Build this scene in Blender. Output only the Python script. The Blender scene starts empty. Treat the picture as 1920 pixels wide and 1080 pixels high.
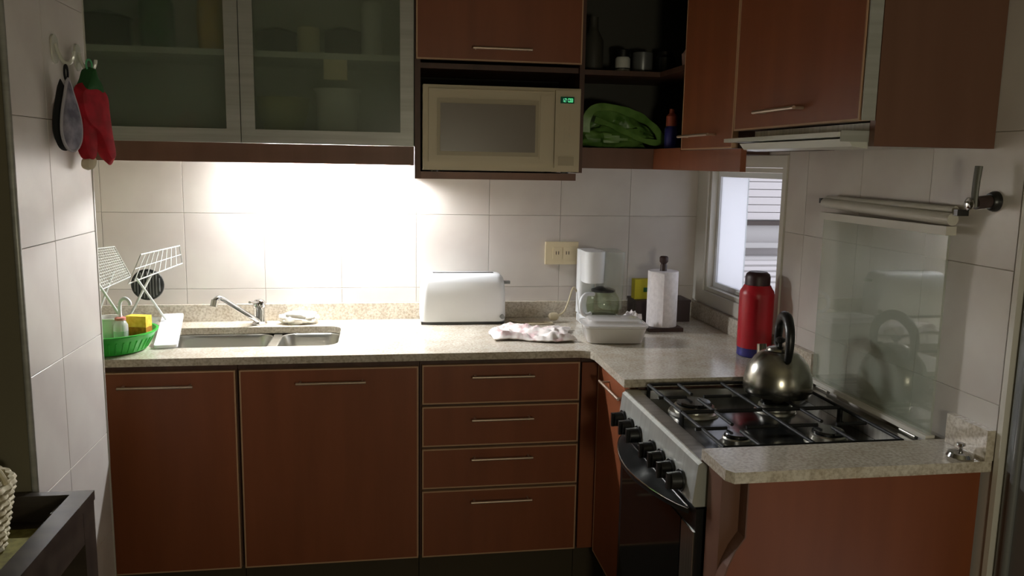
import bpy, bmesh, math, random
from mathutils import Vector, Matrix, noise
random.seed(7)
S = bpy.context.scene
C = S.collection
PI = math.pi

# ------------------------------------------------------------------ camera
def make_camera():
    yaw, pitch, roll = math.radians(9.295), math.radians(-8.6375), math.radians(0.9982)
    F = Vector((math.sin(yaw)*math.cos(pitch), math.cos(yaw)*math.cos(pitch), math.sin(pitch)))
    R = Vector((math.cos(yaw), -math.sin(yaw), 0))
    U = R.cross(F)
    R2 = R*math.cos(roll) + U*math.sin(roll)
    U2 = -R*math.sin(roll) + U*math.cos(roll)
    cd = bpy.data.cameras.new('camera'); cam = bpy.data.objects.new('camera', cd); C.objects.link(cam)
    m = Matrix((R2, U2, -F)).transposed().to_4x4(); m.translation = Vector((0, -3.227, 1.5146))
    cam.matrix_world = m
    cd.sensor_width = 36; cd.lens = 1537.89/1920*36; cd.clip_start = 0.02
    S.camera = cam
make_camera()

# ------------------------------------------------------------------ world, exposure
LAMP = 640.0      # fluorescent tube under the glass cabinet
FILL_LAMP = 78.0      # strength of the fill lamp added out of view behind the camera
w = bpy.data.worlds.new('sky'); S.world = w; w.use_nodes = True
bg = w.node_tree.nodes['Background']
bg.inputs[0].default_value = (0.90, 0.93, 1.0, 1); bg.inputs[1].default_value = 1.7
vs = S.view_settings
vs.view_transform = 'Standard'; vs.look = 'None'; vs.gamma = 1; vs.exposure = 0.0; vs.use_curve_mapping = False
S.cycles.max_bounces = 9; S.cycles.diffuse_bounces = 5; S.cycles.transparent_max_bounces = 12

# ------------------------------------------------------------------ materials
def srgb(r, g, b):
    f = lambda c: (c/255/12.92) if c/255 <= .04045 else ((c/255+.055)/1.055)**2.4
    return (f(r), f(g), f(b), 1)
def mat(name, col, rough=.5, metal=0, spec=.5, trans=0, emit=None, es=0, coat=0, alpha=1):
    m = bpy.data.materials.new(name); m.use_nodes = True
    b = m.node_tree.nodes['Principled BSDF']
    b.inputs['Base Color'].default_value = col
    b.inputs['Roughness'].default_value = rough
    b.inputs['Metallic'].default_value = metal
    b.inputs['Specular IOR Level'].default_value = spec
    b.inputs['Transmission Weight'].default_value = trans
    b.inputs['Coat Weight'].default_value = coat
    b.inputs['Alpha'].default_value = alpha
    if emit:
        b.inputs['Emission Color'].default_value = emit
        b.inputs['Emission Strength'].default_value = es
    return m
def nodes(m): return m.node_tree.nodes, m.node_tree.links, m.node_tree.nodes['Principled BSDF']
def noisy(m, c1, c2, scale=(8,8,8), detail=4, lo=.35, hi=.65, bump=0, nscale=1.0, rough=None):
    n, l, b = nodes(m)
    tc = n.new('ShaderNodeTexCoord'); mp = n.new('ShaderNodeMapping'); mp.inputs['Scale'].default_value = scale
    tx = n.new('ShaderNodeTexNoise'); tx.inputs['Scale'].default_value = nscale; tx.inputs['Detail'].default_value = detail
    cr = n.new('ShaderNodeValToRGB'); cr.color_ramp.elements[0].position = lo; cr.color_ramp.elements[1].position = hi
    cr.color_ramp.elements[0].color = c1; cr.color_ramp.elements[1].color = c2
    l.new(tc.outputs['Object'], mp.inputs['Vector']); l.new(mp.outputs[0], tx.inputs['Vector'])
    l.new(tx.outputs['Fac'], cr.inputs[0]); l.new(cr.outputs[0], b.inputs['Base Color'])
    if bump:
        bp = n.new('ShaderNodeBump'); bp.inputs['Strength'].default_value = bump; bp.inputs['Distance'].default_value = .002
        l.new(tx.outputs['Fac'], bp.inputs['Height']); l.new(bp.outputs[0], b.inputs['Normal'])
    return m
M = {}
M['wood'] = noisy(mat('cherry_wood', srgb(128,66,40), .42), srgb(124,68,40), srgb(136,76,46), (16,16,1.6), 4, .3, .72)
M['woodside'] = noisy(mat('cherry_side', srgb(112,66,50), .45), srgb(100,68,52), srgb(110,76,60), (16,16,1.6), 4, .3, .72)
M['carcass'] = noisy(mat('dark_carcass', srgb(78,50,38), .5), srgb(72,45,34), srgb(88,58,44), (20,20,3), 4)
M['band'] = mat('edge_band', srgb(186,150,118), .4)
M['handle'] = mat('handle_metal', srgb(196,176,158), .35, .7)
M['kick'] = mat('kick_board', srgb(64,54,36), .6)
M['alu'] = noisy(mat('aluminium', srgb(165,165,158), .4, .25), srgb(158,158,150), srgb(172,172,166), (3,3,60), 2)
M['tile'] = noisy(mat('wall_tile', srgb(204,197,190), .28, 0, .4), srgb(199,191,185), srgb(209,203,196), (5,5,5), 3)
M['tile_r'] = M['tile']
M['grout'] = mat('grout', srgb(188,180,172), .85)
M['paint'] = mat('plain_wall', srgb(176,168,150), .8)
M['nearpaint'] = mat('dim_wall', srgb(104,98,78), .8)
M['ceil'] = mat('ceiling_white', srgb(150,145,126), .9)
M['floor'] = noisy(mat('floor_tile', srgb(122,104,80), .4), srgb(112,96,72), srgb(134,116,90), (6,6,6), 4)
def granite():
    m = mat('granite', srgb(188,180,166), .16, 0, .5)
    n, l, b = nodes(m)
    tc = n.new('ShaderNodeTexCoord')
    a = n.new('ShaderNodeTexNoise'); a.inputs['Scale'].default_value = 130; a.inputs['Detail'].default_value = 5
    v = n.new('ShaderNodeTexVoronoi'); v.inputs['Scale'].default_value = 70
    big = n.new('ShaderNodeTexNoise'); big.inputs['Scale'].default_value = 14; big.inputs['Detail'].default_value = 3
    for x in (a, v, big): l.new(tc.outputs['Object'], x.inputs['Vector'])
    r1 = n.new('ShaderNodeValToRGB'); e = r1.color_ramp.elements
    e[0].position = .34; e[0].color = srgb(180,171,157); e[1].position = .60; e[1].color = srgb(214,208,196)
    mid = r1.color_ramp.elements.new(.47); mid.color = srgb(198,190,176)
    r2 = n.new('ShaderNodeValToRGB'); r2.color_ramp.elements[0].position = .3; r2.color_ramp.elements[1].position = .7
    r2.color_ramp.elements[0].color = srgb(232,226,218); r2.color_ramp.elements[1].color = (1,1,1,1)
    l.new(a.outputs['Fac'], r1.inputs[0]); l.new(big.outputs['Fac'], r2.inputs[0])
    mx = n.new('ShaderNodeMix'); mx.data_type = 'RGBA'; mx.blend_type = 'MULTIPLY'; mx.inputs[0].default_value = 1
    l.new(r1.outputs[0], mx.inputs['A']); l.new(r2.outputs[0], mx.inputs['B'])
    r3 = n.new('ShaderNodeValToRGB'); r3.color_ramp.elements[0].position = .0; r3.color_ramp.elements[1].position = .22
    r3.color_ramp.elements[0].color = srgb(204,197,188); r3.color_ramp.elements[1].color = (1,1,1,1)
    l.new(v.outputs['Distance'], r3.inputs[0])
    m2 = n.new('ShaderNodeMix'); m2.data_type = 'RGBA'; m2.blend_type = 'MULTIPLY'; m2.inputs[0].default_value = .7
    l.new(mx.outputs['Result'], m2.inputs['A']); l.new(r3.outputs[0], m2.inputs['B'])
    l.new(m2.outputs['Result'], b.inputs['Base Color'])
    return m
M['granite'] = granite()
M['steel'] = noisy(mat('brushed_steel', srgb(190,188,180), .3, 1), srgb(178,176,168), srgb(200,198,190), (2,90,2), 2)
M['chrome'] = mat('chrome', srgb(205,205,205), .12, 1)
M['kettle'] = noisy(mat('kettle_steel', srgb(168,165,155), .24, 1), srgb(158,155,145), srgb(174,171,161), (4,4,40), 2)
M['black'] = mat('black_plastic', srgb(22,22,22), .35)
M['enamel'] = mat('black_enamel', srgb(30,31,31), .16, .0, .6)
M['iron'] = mat('cast_iron', srgb(20,20,21), .62, 0, .3)
M['ovenglass'] = mat('oven_glass', srgb(14,14,14), .08, 0, .6)
M['white'] = mat('white_plastic', srgb(226,228,230), .32)
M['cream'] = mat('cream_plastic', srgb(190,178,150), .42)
M['creamdk'] = mat('darker_cream_plastic', srgb(168,156,130), .45)  # darker cream for the microwave's door frame and open button
M['mwglass'] = mat('microwave_window', srgb(118,108,96), .3)
M['plate'] = mat('outlet_cream', srgb(214,200,166), .4)
M['green'] = mat('green_plastic', srgb(52,176,62), .38)
M['bag'] = noisy(mat('green_bag', srgb(100,146,66), .36), srgb(84,126,54), srgb(122,164,84), (14,14,14), 3)
M['yellow'] = noisy(mat('yellow_sponge', srgb(236,196,62), .9), srgb(224,180,48), srgb(244,208,80), (60,60,60), 3, bump=.5)
M['amber'] = noisy(mat('amber_scourer', srgb(170,112,20), .95), srgb(150,96,14), srgb(188,128,30), (80,80,80), 3, bump=.6)
M['red'] = mat('thermos_red', srgb(176,16,34), .34)
M['redcloth'] = noisy(mat('red_cloth', srgb(158,10,28), .85), srgb(140,8,24), srgb(176,16,36), (30,30,30), 3, bump=.3)
M['greencloth'] = mat('green_cloth', srgb(30,82,36), .85)
M['creamcloth'] = mat('cream_cloth', srgb(200,190,165), .9)
M['greycloth'] = noisy(mat('grey_cloth', srgb(120,116,128), .9), srgb(88,86,100), srgb(150,146,158), (22,22,22), 3, bump=.3)
M['greyrim'] = mat('grey_piping', srgb(168,164,172), .85)
M['blackcloth'] = mat('black_cloth', srgb(20,20,22), .9)
M['blue'] = mat('blue_plastic', srgb(46,46,122), .4)
M['maroon'] = mat('dark_cap', srgb(48,22,26), .45)
M['paper'] = noisy(mat('kitchen_paper', srgb(226,220,222), .95), srgb(220,214,216), srgb(232,226,228), (70,70,70), 2, bump=.3)
M['darkwood'] = noisy(mat('dark_wood', srgb(58,34,30), .5), srgb(46,26,24), srgb(68,42,36), (20,20,3), 4)
M['tablewood'] = noisy(mat('wenge_wood', srgb(52,44,36), .42), srgb(40,33,27), srgb(60,51,42), (4,22,22), 4)
M['towel'] = noisy(mat('kitchen_towel', srgb(226,214,212), .95), srgb(204,176,176), srgb(234,226,222), (24,24,24), 2, .36, .5, bump=.4)
M['cloth'] = noisy(mat('dish_cloth', srgb(232,230,222), .95), srgb(220,216,206), srgb(240,238,230), (24,24,24), 3, bump=.4)
M['wire'] = mat('white_wire', srgb(196,198,192), .35)
M['wicker'] = noisy(mat('wicker', srgb(176,164,128), .7), srgb(150,136,100), srgb(206,196,166), (60,60,60), 3)
M['mat'] = noisy(mat('olive_mat', srgb(112,106,52), .9), srgb(98,92,42), srgb(126,120,62), (50,50,50), 2)
M['yellowbox'] = mat('yellow_card', srgb(200,186,30), .6)
M['darkbox'] = mat('dark_tin', srgb(62,48,46), .5)
M['liquid'] = mat('food', srgb(196,196,150), .5)
M['framegrey'] = mat('grey_steel_frame', srgb(118,120,120), .34, .3)
M['hoodbright'] = mat('hood_steel_bright', srgb(214,214,204), .32, .35)  # paler than the hood body: bright reflections put into the colour
M['levergrey'] = mat('lever_grey', srgb(92,92,84), .45)
M['panelsteel'] = noisy(mat('panel_steel', srgb(186,188,182), .36, .45), srgb(178,180,174), srgb(192,194,188), (2,60,2), 2)
M['cream_alu'] = mat('cream_window_frame', srgb(206,202,192), .4)
M['shutter'] = mat('shutter_slat', srgb(205,196,200), .6)
M['facade'] = mat('facade_render', srgb(190,184,186), .8)
M['interior'] = mat('pale_melamine', srgb(196,198,188), .5)
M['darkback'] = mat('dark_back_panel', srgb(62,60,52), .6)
M['digit'] = mat('digits', srgb(120,255,190), .5, emit=srgb(150,255,215), es=.42)
M['screen'] = mat('display_dark', srgb(6,34,24), .2, emit=srgb(0,70,45), es=.25)
M['tube'] = mat('lamp_tube', (1,1,1,1), .5, emit=(.96,.98,1.0,1), es=LAMP)
def clear_glass(name, tint, fac_spec=1.0, rough=.0, base=.0, basecol=None, ior=1.5):
    """thin pane: transparent + mirror reflection by Fresnel, light passes through"""
    m = bpy.data.materials.new(name); m.use_nodes = True
    n, l = m.node_tree.nodes, m.node_tree.links; n.clear()
    o = n.new('ShaderNodeOutputMaterial'); t = n.new('ShaderNodeBsdfTransparent'); t.inputs[0].default_value = tint
    g = n.new('ShaderNodeBsdfGlossy'); g.inputs['Roughness'].default_value = rough
    f = n.new('ShaderNodeFresnel'); f.inputs[0].default_value = ior
    mx = n.new('ShaderNodeMixShader')
    ge = n.new('ShaderNodeNewGeometry'); sb = n.new('ShaderNodeMath'); sb.operation = 'SUBTRACT'; sb.inputs[0].default_value = 1.0
    ml = n.new('ShaderNodeMath'); ml.operation = 'MULTIPLY'
    l.new(ge.outputs['Backfacing'], sb.inputs[1]); l.new(f.outputs[0], ml.inputs[0]); l.new(sb.outputs[0], ml.inputs[1])   # a pane reflects where light enters it
    l.new(ml.outputs[0], mx.inputs[0]); l.new(g.outputs[0], mx.inputs[2])
    if base:
        d = n.new('ShaderNodeBsdfDiffuse'); d.inputs[0].default_value = basecol
        m0 = n.new('ShaderNodeMixShader'); m0.inputs[0].default_value = base
        l.new(t.outputs[0], m0.inputs[1]); l.new(d.outputs[0], m0.inputs[2]); l.new(m0.outputs[0], mx.inputs[1])
    else: l.new(t.outputs[0], mx.inputs[1])
    l.new(mx.outputs[0], o.inputs[0])
    return m
M['glass'] = clear_glass('window_glass', (.95,.97,.97,1))
M['lidglass'] = clear_glass('hob_lid_glass', (.97,.98,.97,1), base=.30, basecol=srgb(176,184,166), ior=1.8)
M['clearplastic'] = clear_glass('clear_plastic', (.90,.92,.90,1), rough=.1, base=.22, basecol=srgb(225,228,222))
M['milky'] = clear_glass('milky_plastic', (.92,.92,.90,1), rough=.2, base=.55, basecol=srgb(228,224,222))
M['carafe'] = clear_glass('carafe_glass', (.92,.94,.88,1), base=.05, basecol=srgb(150,150,120))
def frosted(name, col, wt, rough, dcol=None, dm=.5):
    m = bpy.data.materials.new(name); m.use_nodes = True
    n, l = m.node_tree.nodes, m.node_tree.links; n.clear()
    o = n.new('ShaderNodeOutputMaterial')
    r = n.new('ShaderNodeBsdfRefraction'); r.inputs['Roughness'].default_value = rough; r.inputs['IOR'].default_value = 1.12
    r.inputs[0].default_value = (.9,.93,.9,1)
    t = n.new('ShaderNodeBsdfTranslucent'); t.inputs[0].default_value = col
    d = n.new('ShaderNodeBsdfDiffuse'); d.inputs[0].default_value = dcol or col
    g = n.new('ShaderNodeBsdfGlossy'); g.inputs['Roughness'].default_value = .22
    tr_ = n.new('ShaderNodeBsdfTransparent'); tr_.inputs[0].default_value = (.95,.97,.95,1)
    rt = n.new('ShaderNodeMixShader'); rt.inputs[0].default_value = .36
    l.new(r.outputs[0], rt.inputs[1]); l.new(tr_.outputs[0], rt.inputs[2])
    a = n.new('ShaderNodeMixShader'); a.inputs[0].default_value = dm
    b = n.new('ShaderNodeMixShader'); b.inputs[0].default_value = wt
    c = n.new('ShaderNodeMixShader'); c.inputs[0].default_value = .06
    l.new(t.outputs[0], a.inputs[1]); l.new(d.outputs[0], a.inputs[2])
    l.new(rt.outputs[0], b.inputs[1]); l.new(a.outputs[0], b.inputs[2])
    l.new(b.outputs[0], c.inputs[1]); l.new(g.outputs[0], c.inputs[2]); l.new(c.outputs[0], o.inputs[0])
    return m
M['frost'] = frosted('frosted_glass', srgb(225,232,222), .26, .20, srgb(150,164,146))
M['frostwin'] = frosted('frosted_window', srgb(245,245,250), .9, .5, None, .12)

# ------------------------------------------------------------------ mesh helpers
ORG = {}
def T(name, label, cat, loc=(0,0,0), rz=0, group=None, kind=None):
    o = bpy.data.objects.new(name, None); C.objects.link(o)
    o.empty_display_size = .05; o.location = loc; o.rotation_euler = (0, 0, rz)
    if label: o['label'] = label
    if cat: o['category'] = cat
    if group: o['group'] = group
    if kind: o['kind'] = kind
    ORG[o] = Vector(loc)
    return o
def part(name, bm, m, parent=None, smooth=False, local=False, bev=0, label=None):
    """links bm as one mesh; bm is in world coordinates unless local (root's own frame)"""
    if bev:
        bmesh.ops.bevel(bm, geom=[e for e in bm.edges if e.is_manifold and e.calc_face_angle(0) > .5], offset=bev, segments=2, affect='EDGES', profile=.6)
    bmesh.ops.recalc_face_normals(bm, faces=bm.faces[:])
    org = Vector((0,0,0))
    if parent is not None: org = ORG[parent]
    if not local and parent is not None: bmesh.ops.translate(bm, verts=bm.verts[:], vec=-org)
    me = bpy.data.meshes.new(name); bm.to_mesh(me); bm.free()
    me.materials.append(M[m])
    if smooth:
        me.shade_smooth()
        try: me.set_sharp_from_angle(angle=math.radians(38))
        except Exception: pass
    o = bpy.data.objects.new(name, me); C.objects.link(o)
    if parent is not None: o.parent = parent
    ORG[o] = org
    if label: o['label'] = label
    return o
def solo(name, bm, m, label, cat, org, smooth=False, bev=0, group=None, kind=None):
    """a thing that is one mesh: geometry given in world coordinates, origin moved to org"""
    if bev:
        bmesh.ops.bevel(bm, geom=[e for e in bm.edges if e.is_manifold and e.calc_face_angle(0) > .5], offset=bev, segments=2, affect='EDGES', profile=.6)
    bmesh.ops.recalc_face_normals(bm, faces=bm.faces[:])
    bmesh.ops.translate(bm, verts=bm.verts[:], vec=-Vector(org))
    me = bpy.data.meshes.new(name); bm.to_mesh(me); bm.free(); me.materials.append(M[m])
    if smooth:
        me.shade_smooth()
        try: me.set_sharp_from_angle(angle=math.radians(38))
        except Exception: pass
    o = bpy.data.objects.new(name, me); C.objects.link(o); o.location = org
    ORG[o] = Vector(org)
    if label: o['label'] = label
    if cat: o['category'] = cat
    if group: o['group'] = group
    if kind: o['kind'] = kind
    return o
def B(): return bmesh.new()
def box(bm, x0, x1, y0, y1, z0, z1):
    v = [bm.verts.new((x, y, z)) for x in (x0, x1) for y in (y0, y1) for z in (z0, z1)]
    for f in ((0,1,3,2),(4,6,7,5),(0,4,5,1),(2,3,7,6),(0,2,6,4),(1,5,7,3)): bm.faces.new([v[i] for i in f])
    return bm
def fbox(bm, face, pl, u0, u1, d0, d1, z0, z1):
    """box on a front plane: u along the front, d outwards (towards the room)"""
    if face == 'Y': return box(bm, u0, u1, pl-d1, pl-d0, z0, z1)
    return box(bm, pl-d1, pl-d0, u0, u1, z0, z1)
def loft(bm, loops, cap0=True, cap1=True, closed=True):
    vs_ = [[bm.verts.new(p) for p in lp] for lp in loops]
    n = len(vs_[0])
    for a, b in zip(vs_[:-1], vs_[1:]):
        for i in range(n if closed else n-1):
            j = (i+1) % n
            bm.faces.new((a[i], a[j], b[j], b[i]))
    if cap0: bm.faces.new(vs_[0][::-1])
    if cap1: bm.faces.new(vs_[-1])
    return bm
def lathe(bm, prof, c=(0,0,0), seg=32, axis='Z', cap=True, sx=1, sy=1):
    loops = []
    for r, h in prof:
        lp = []
        for i in range(seg):
            a = 2*PI*i/seg; p = (r*math.cos(a)*sx, r*math.sin(a)*sy, h)
            if axis == 'X': p = (h, p[0], p[1])
            if axis == 'Y': p = (p[0], h, p[1])
            lp.append((p[0]+c[0], p[1]+c[1], p[2]+c[2]))
        loops.append(lp)
    return loft(bm, loops, cap, cap)
def cyl(bm, p0, p1, r, seg=14, r1=None):
    p0, p1 = Vector(p0), Vector(p1); d = (p1-p0).normalized()
    a = Vector((0,0,1)) if abs(d.z) < .9 else Vector((1,0,0))
    u = d.cross(a).normalized(); v = d.cross(u)
    r1 = r if r1 is None else r1
    L = [[p+(u*math.cos(2*PI*i/seg)+v*math.sin(2*PI*i/seg))*q for i in range(seg)] for p, q in ((p0,r),(p1,r1))]
    return loft(bm, L)
def tube(bm, pts, r, seg=8, closed=False, flat=1.0):
    pts = [Vector(p) for p in pts]; n = len(pts); loops = []
    u = None
    for i, p in enumerate(pts):
        if closed: d = (pts[(i+1) % n]-pts[i-1]).normalized()
        else: d = (pts[min(i+1, n-1)]-pts[max(i-1, 0)]).normalized()
        if u is None:
            a = Vector((0,0,1)) if abs(d.z) < .9 else Vector((1,0,0)); u = d.cross(a).normalized()
        u = (u - d*u.dot(d)).normalized(); v = d.cross(u)
        rr = r(i/(n-1)) if callable(r) else r
        loops.append([p+(u*math.cos(2*PI*k/seg)+v*math.sin(2*PI*k/seg)*flat)*rr for k in range(seg)])
    if closed: loops.append(loops[0]); return loft(bm, loops, False, False)
    return loft(bm, loops)
def spline(pts, n=8):
    pts = [Vector(p) for p in pts]; P = [pts[0]]+pts+[pts[-1]]; out = []
    for i in range(1, len(P)-2):
        for k in range(n):
            t = k/n; a, b, c, d = P[i-1], P[i], P[i+1], P[i+2]
            out.append(.5*((2*b)+(c-a)*t+(2*a-5*b+4*c-d)*t*t+(-a+3*b-3*c+d)*t**3))
    out.append(pts[-1]); return out
def prism(bm, poly, axis, a, b):
    def mp(p, h): return {'X': (h, p[0], p[1]), 'Y': (p[0], h, p[1]), 'Z': (p[0], p[1], h)}[axis]
    return loft(bm, [[mp(p, a) for p in poly], [mp(p, b) for p in poly]])
def rrect(x0, x1, y0, y1, r, z=None, n=5):
    out = []
    for cx, cy, a0 in ((x1-r,y1-r,0),(x0+r,y1-r,PI/2),(x0+r,y0+r,PI),(x1-r,y0+r,1.5*PI)):
        for i in range(n+1):
            a = a0+PI/2*i/n; p = (cx+r*math.cos(a), cy+r*math.sin(a)); out.append(p if z is None else (p[0], p[1], z))
    return out
def plate_hole(bm, outer, holes, z0, z1):
    es = []
    loops = [outer]+holes
    for lp in loops:
        v = [bm.verts.new((p[0], p[1], z1)) for p in lp]
        es += [bm.edges.new((v[i], v[(i+1) % len(v)])) for i in range(len(v))]
    r = bmesh.ops.triangle_fill(bm, use_beauty=True, use_dissolve=False, edges=es)
    fs = [g for g in r['geom'] if isinstance(g, bmesh.types.BMFace)]
    ex = bmesh.ops.extrude_face_region(bm, geom=fs)
    bmesh.ops.translate(bm, verts=[g for g in ex['geom'] if isinstance(g, bmesh.types.BMVert)], vec=(0,0,z0-z1))
    return bm
def sheet(bm, fn, nx, ny, th=.003):
    """a sheet with thickness from a point function fn(u, v)"""
    g = [[Vector(fn(i/nx, j/ny)) for j in range(ny+1)] for i in range(nx+1)]
    top = [[bm.verts.new(p) for p in row] for row in g]
    bot = [[bm.verts.new(p-Vector((0,0,th))) for p in row] for row in g]
    for i in range(nx):
        for j in range(ny):
            bm.faces.new((top[i][j], top[i+1][j], top[i+1][j+1], top[i][j+1]))
            bm.faces.new((bot[i][j], bot[i][j+1], bot[i+1][j+1], bot[i+1][j]))
    for i in range(nx):
        bm.faces.new((top[i][0], bot[i][0], bot[i+1][0], top[i+1][0])); bm.faces.new((top[i][ny], top[i+1][ny], bot[i+1][ny], bot[i][ny]))
    for j in range(ny):
        bm.faces.new((top[0][j], top[0][j+1], bot[0][j+1], bot[0][j])); bm.faces.new((top[nx][j], bot[nx][j], bot[nx][j+1], top[nx][j+1]))
    return bm
def struct(name, bm, m, label=None, bev=0):
    o = part(name, bm, m, None, bev=bev); o['kind'] = 'structure'
    if label: o['label'] = label; 
    return o

# ------------------------------------------------------------------ the setting
XR, TS, ZT = 1.300, .288, 1.311
struct('floor', box(B(), -2.3, 1.45, -5.0, .12, -.08, 0), 'floor', 'dark floor below the cabinets')
struct('ceiling', box(box(B(), -2.3, 1.45, -5.0, .12, 2.5, 2.58), 1.45, 1.72, -5.0, -1.95, 2.5, 2.58), 'ceil', 'plain ceiling over the kitchen')
wall_back = struct('wall_back', box(B(), -1.17, 1.45, .003, .12, 0, 2.5), 'grout', 'pale tiled back wall behind the sink and toaster')
WY0, WY1, WZ0, WZ1 = -.105, -.715, 1.02, 1.515         # window opening
bm = B()
box(bm, XR+.003, XR+.15, WY0, .003, 0, 2.5); box(bm, XR+.003, XR+.15, -1.735, WY1, 0, 2.5)
box(bm, XR+.003, XR+.15, WY1, WY0, 0, WZ0); box(bm, XR+.003, XR+.15, WY1, WY0, WZ1, 2.5)
wall_right = struct('wall_right', bm, 'grout', 'pale tiled side wall with the window and the gas valve')
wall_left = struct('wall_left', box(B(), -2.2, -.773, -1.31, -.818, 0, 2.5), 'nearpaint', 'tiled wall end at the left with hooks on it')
struct('wall_recess', box(B(), -1.17, -1.055, -.818, .003, 0, 2.5), 'paint', 'wall closing the left end of the worktop')
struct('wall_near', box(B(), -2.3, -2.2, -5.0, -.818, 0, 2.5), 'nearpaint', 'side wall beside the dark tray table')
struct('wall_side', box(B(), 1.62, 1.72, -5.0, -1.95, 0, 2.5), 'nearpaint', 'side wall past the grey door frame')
struct('wall_rear', box(B(), -2.3, 1.72, -5.1, -5.0, 0, 2.5), 'nearpaint', 'plain wall of the room behind')

def tiles(parent, plane, pos, regions, u_off, out=.003):
    """square tiles clipped to rectangles (u0, u1, z0, z1); alike pieces share a mesh"""
    cache = {}; g = .0008
    for (u0, u1, z0, z1) in regions:
        i0 = math.floor((u0-u_off)/TS); i1 = math.ceil((u1-u_off)/TS)
        j0 = math.floor((z0-ZT)/TS); j1 = math.ceil((z1-ZT)/TS)
        for i in range(i0, i1):
            for j in range(j0, j1):
                a0, a1 = max(u0, u_off+i*TS), min(u1, u_off+(i+1)*TS)
                b0, b1 = max(z0, ZT+j*TS), min(z1, ZT+(j+1)*TS)
                if a1-a0 < .008 or b1-b0 < .008: continue
                W, H = round(a1-a0-2*g, 4), round(b1-b0-2*g, 4)
                if (W, H) not in cache:
                    bm = B(); h = out
                    lo = [(-W/2,-H/2),(W/2,-H/2),(W/2,H/2),(-W/2,H/2)]; e = .0006
                    li = [(-W/2+e,-H/2+e),(W/2-e,-H/2+e),(W/2-e,H/2-e),(-W/2+e,H/2-e)]
                    if plane == 'Y': f = lambda p, d: (p[0], -d, p[1])
                    elif plane == 'X': f = lambda p, d: (-d, p[0], p[1])
                    else: f = lambda p, d: (d, p[0], p[1])
                    loft(bm, [[f(p, 0) for p in lo], [f(p, h-e) for p in lo], [f(p, h) for p in li]])
                    bmesh.ops.recalc_face_normals(bm, faces=bm.faces[:])
                    me = bpy.data.meshes.new('tile'); bm.to_mesh(me); bm.free(); me.materials.append(M['tile']); cache[(W, H)] = me
                o = bpy.data.objects.new('tile', cache[(W, H)]); C.objects.link(o); o.parent = parent
                uc, zc = (a0+a1)/2, (b0+b1)/2
                o.location = (uc, pos, zc) if plane == 'Y' else (pos, uc, zc)
tiles(wall_back, 'Y', .003, [(-1.055, XR, .90, 1.60)], .144)
tiles(wall_right, 'X', XR+.003, [(-1.735, -.742, .90, 2.5), (-.742, 0, .90, .97), (-.742, 0, 1.556, 1.60)], 0)
tiles(wall_left, 'P', -.773, [(-1.30, -.822, .0, 2.5)], -.818)

o = struct('trim_1', cyl(B(), (-.7735, -.8180, 0), (-.7735, -.8180, 2.5), .0062, 14), 'cream_alu', 'bright rounded corner strip on the far edge of the left wall'); o.data.shade_smooth()
o = struct('trim_2', cyl(B(), (-.7735, -1.308, 0), (-.7735, -1.308, 2.5), .0075, 14), 'alu', 'metal corner strip on the near edge of the left wall'); o.data.shade_smooth()
struct('trim_3', box(B(), XR-.004, XR+.02, -1.748, -1.734, 0, 2.5), 'cream_alu', 'pale corner strip at the near end of the tiled side wall', bev=.002)
bm = B(); prism(bm, rrect(1.302, 1.45, -1.96, -1.749, .02, n=6), 'Z', 0, 2.5)
tube(bm, [(1.302, -1.79, 0), (1.302, -1.79, 2.5)], .010, 12)
f = part('door_1', bm, 'framegrey', smooth=True); f['kind'] = 'structure'; f['label'] = 'grey steel door frame at the right edge'

# window: casing, frame, frosted sash, clear pane, latch
win = T('window_1', 'small window beside the worktop with one frosted and one clear pane', None, (XR, -.41, .97), kind='structure')
def ring(bm, x0, x1, ya, yb, za, zb, wd):     # rectangular ring in the YZ plane
    box(bm, x0, x1, ya, yb, za, za+wd); box(bm, x0, x1, ya, yb, zb-wd, zb)
    box(bm, x0, x1, ya, ya+wd, za+wd, zb-wd); box(bm, x0, x1, yb-wd, yb, za+wd, zb-wd); return bm
bm = B()
for (ya, yb, za, zb) in ((-.742, -.002, .97, 1.02), (-.742, -.002, 1.515, 1.556), (-.105, -.002, 1.02, 1.515), (-.742, -.715, 1.02, 1.515)):
    box(bm, XR-.006, XR+.0025, ya, yb, za, zb)
part('casing', bm, 'cream_alu', win, bev=.0015)
part('frame', ring(B(), XR+.0035, XR+.07, -.714, -.106, 1.021, 1.514, .016), 'cream_alu', win, bev=.0015)
sash = part('sash', ring(B(), XR+.030, XR+.052, -.697, -.123, 1.038, 1.497, .020), 'white', win, bev=.001)
part('frosted_pane', box(B(), XR+.038, XR+.043, -.372, -.144, 1.059, 1.476), 'frostwin', sash, label='white frosted pane')
part('pane', box(B(), XR+.038, XR+.042, -.676, -.373, 1.059, 1.476), 'glass', sash, label='clear pane')
bm = B(); box(bm, XR+.010, XR+.028, -.47, -.43, 1.038, 1.050); cyl(bm, (XR+.012, -.45, 1.05), (XR-.012, -.46, 1.062), .005); box(bm, XR-.018, XR-.008, -.49, -.44, 1.056, 1.068)
part('latch', bm, 'alu', win, bev=.001)

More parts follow.
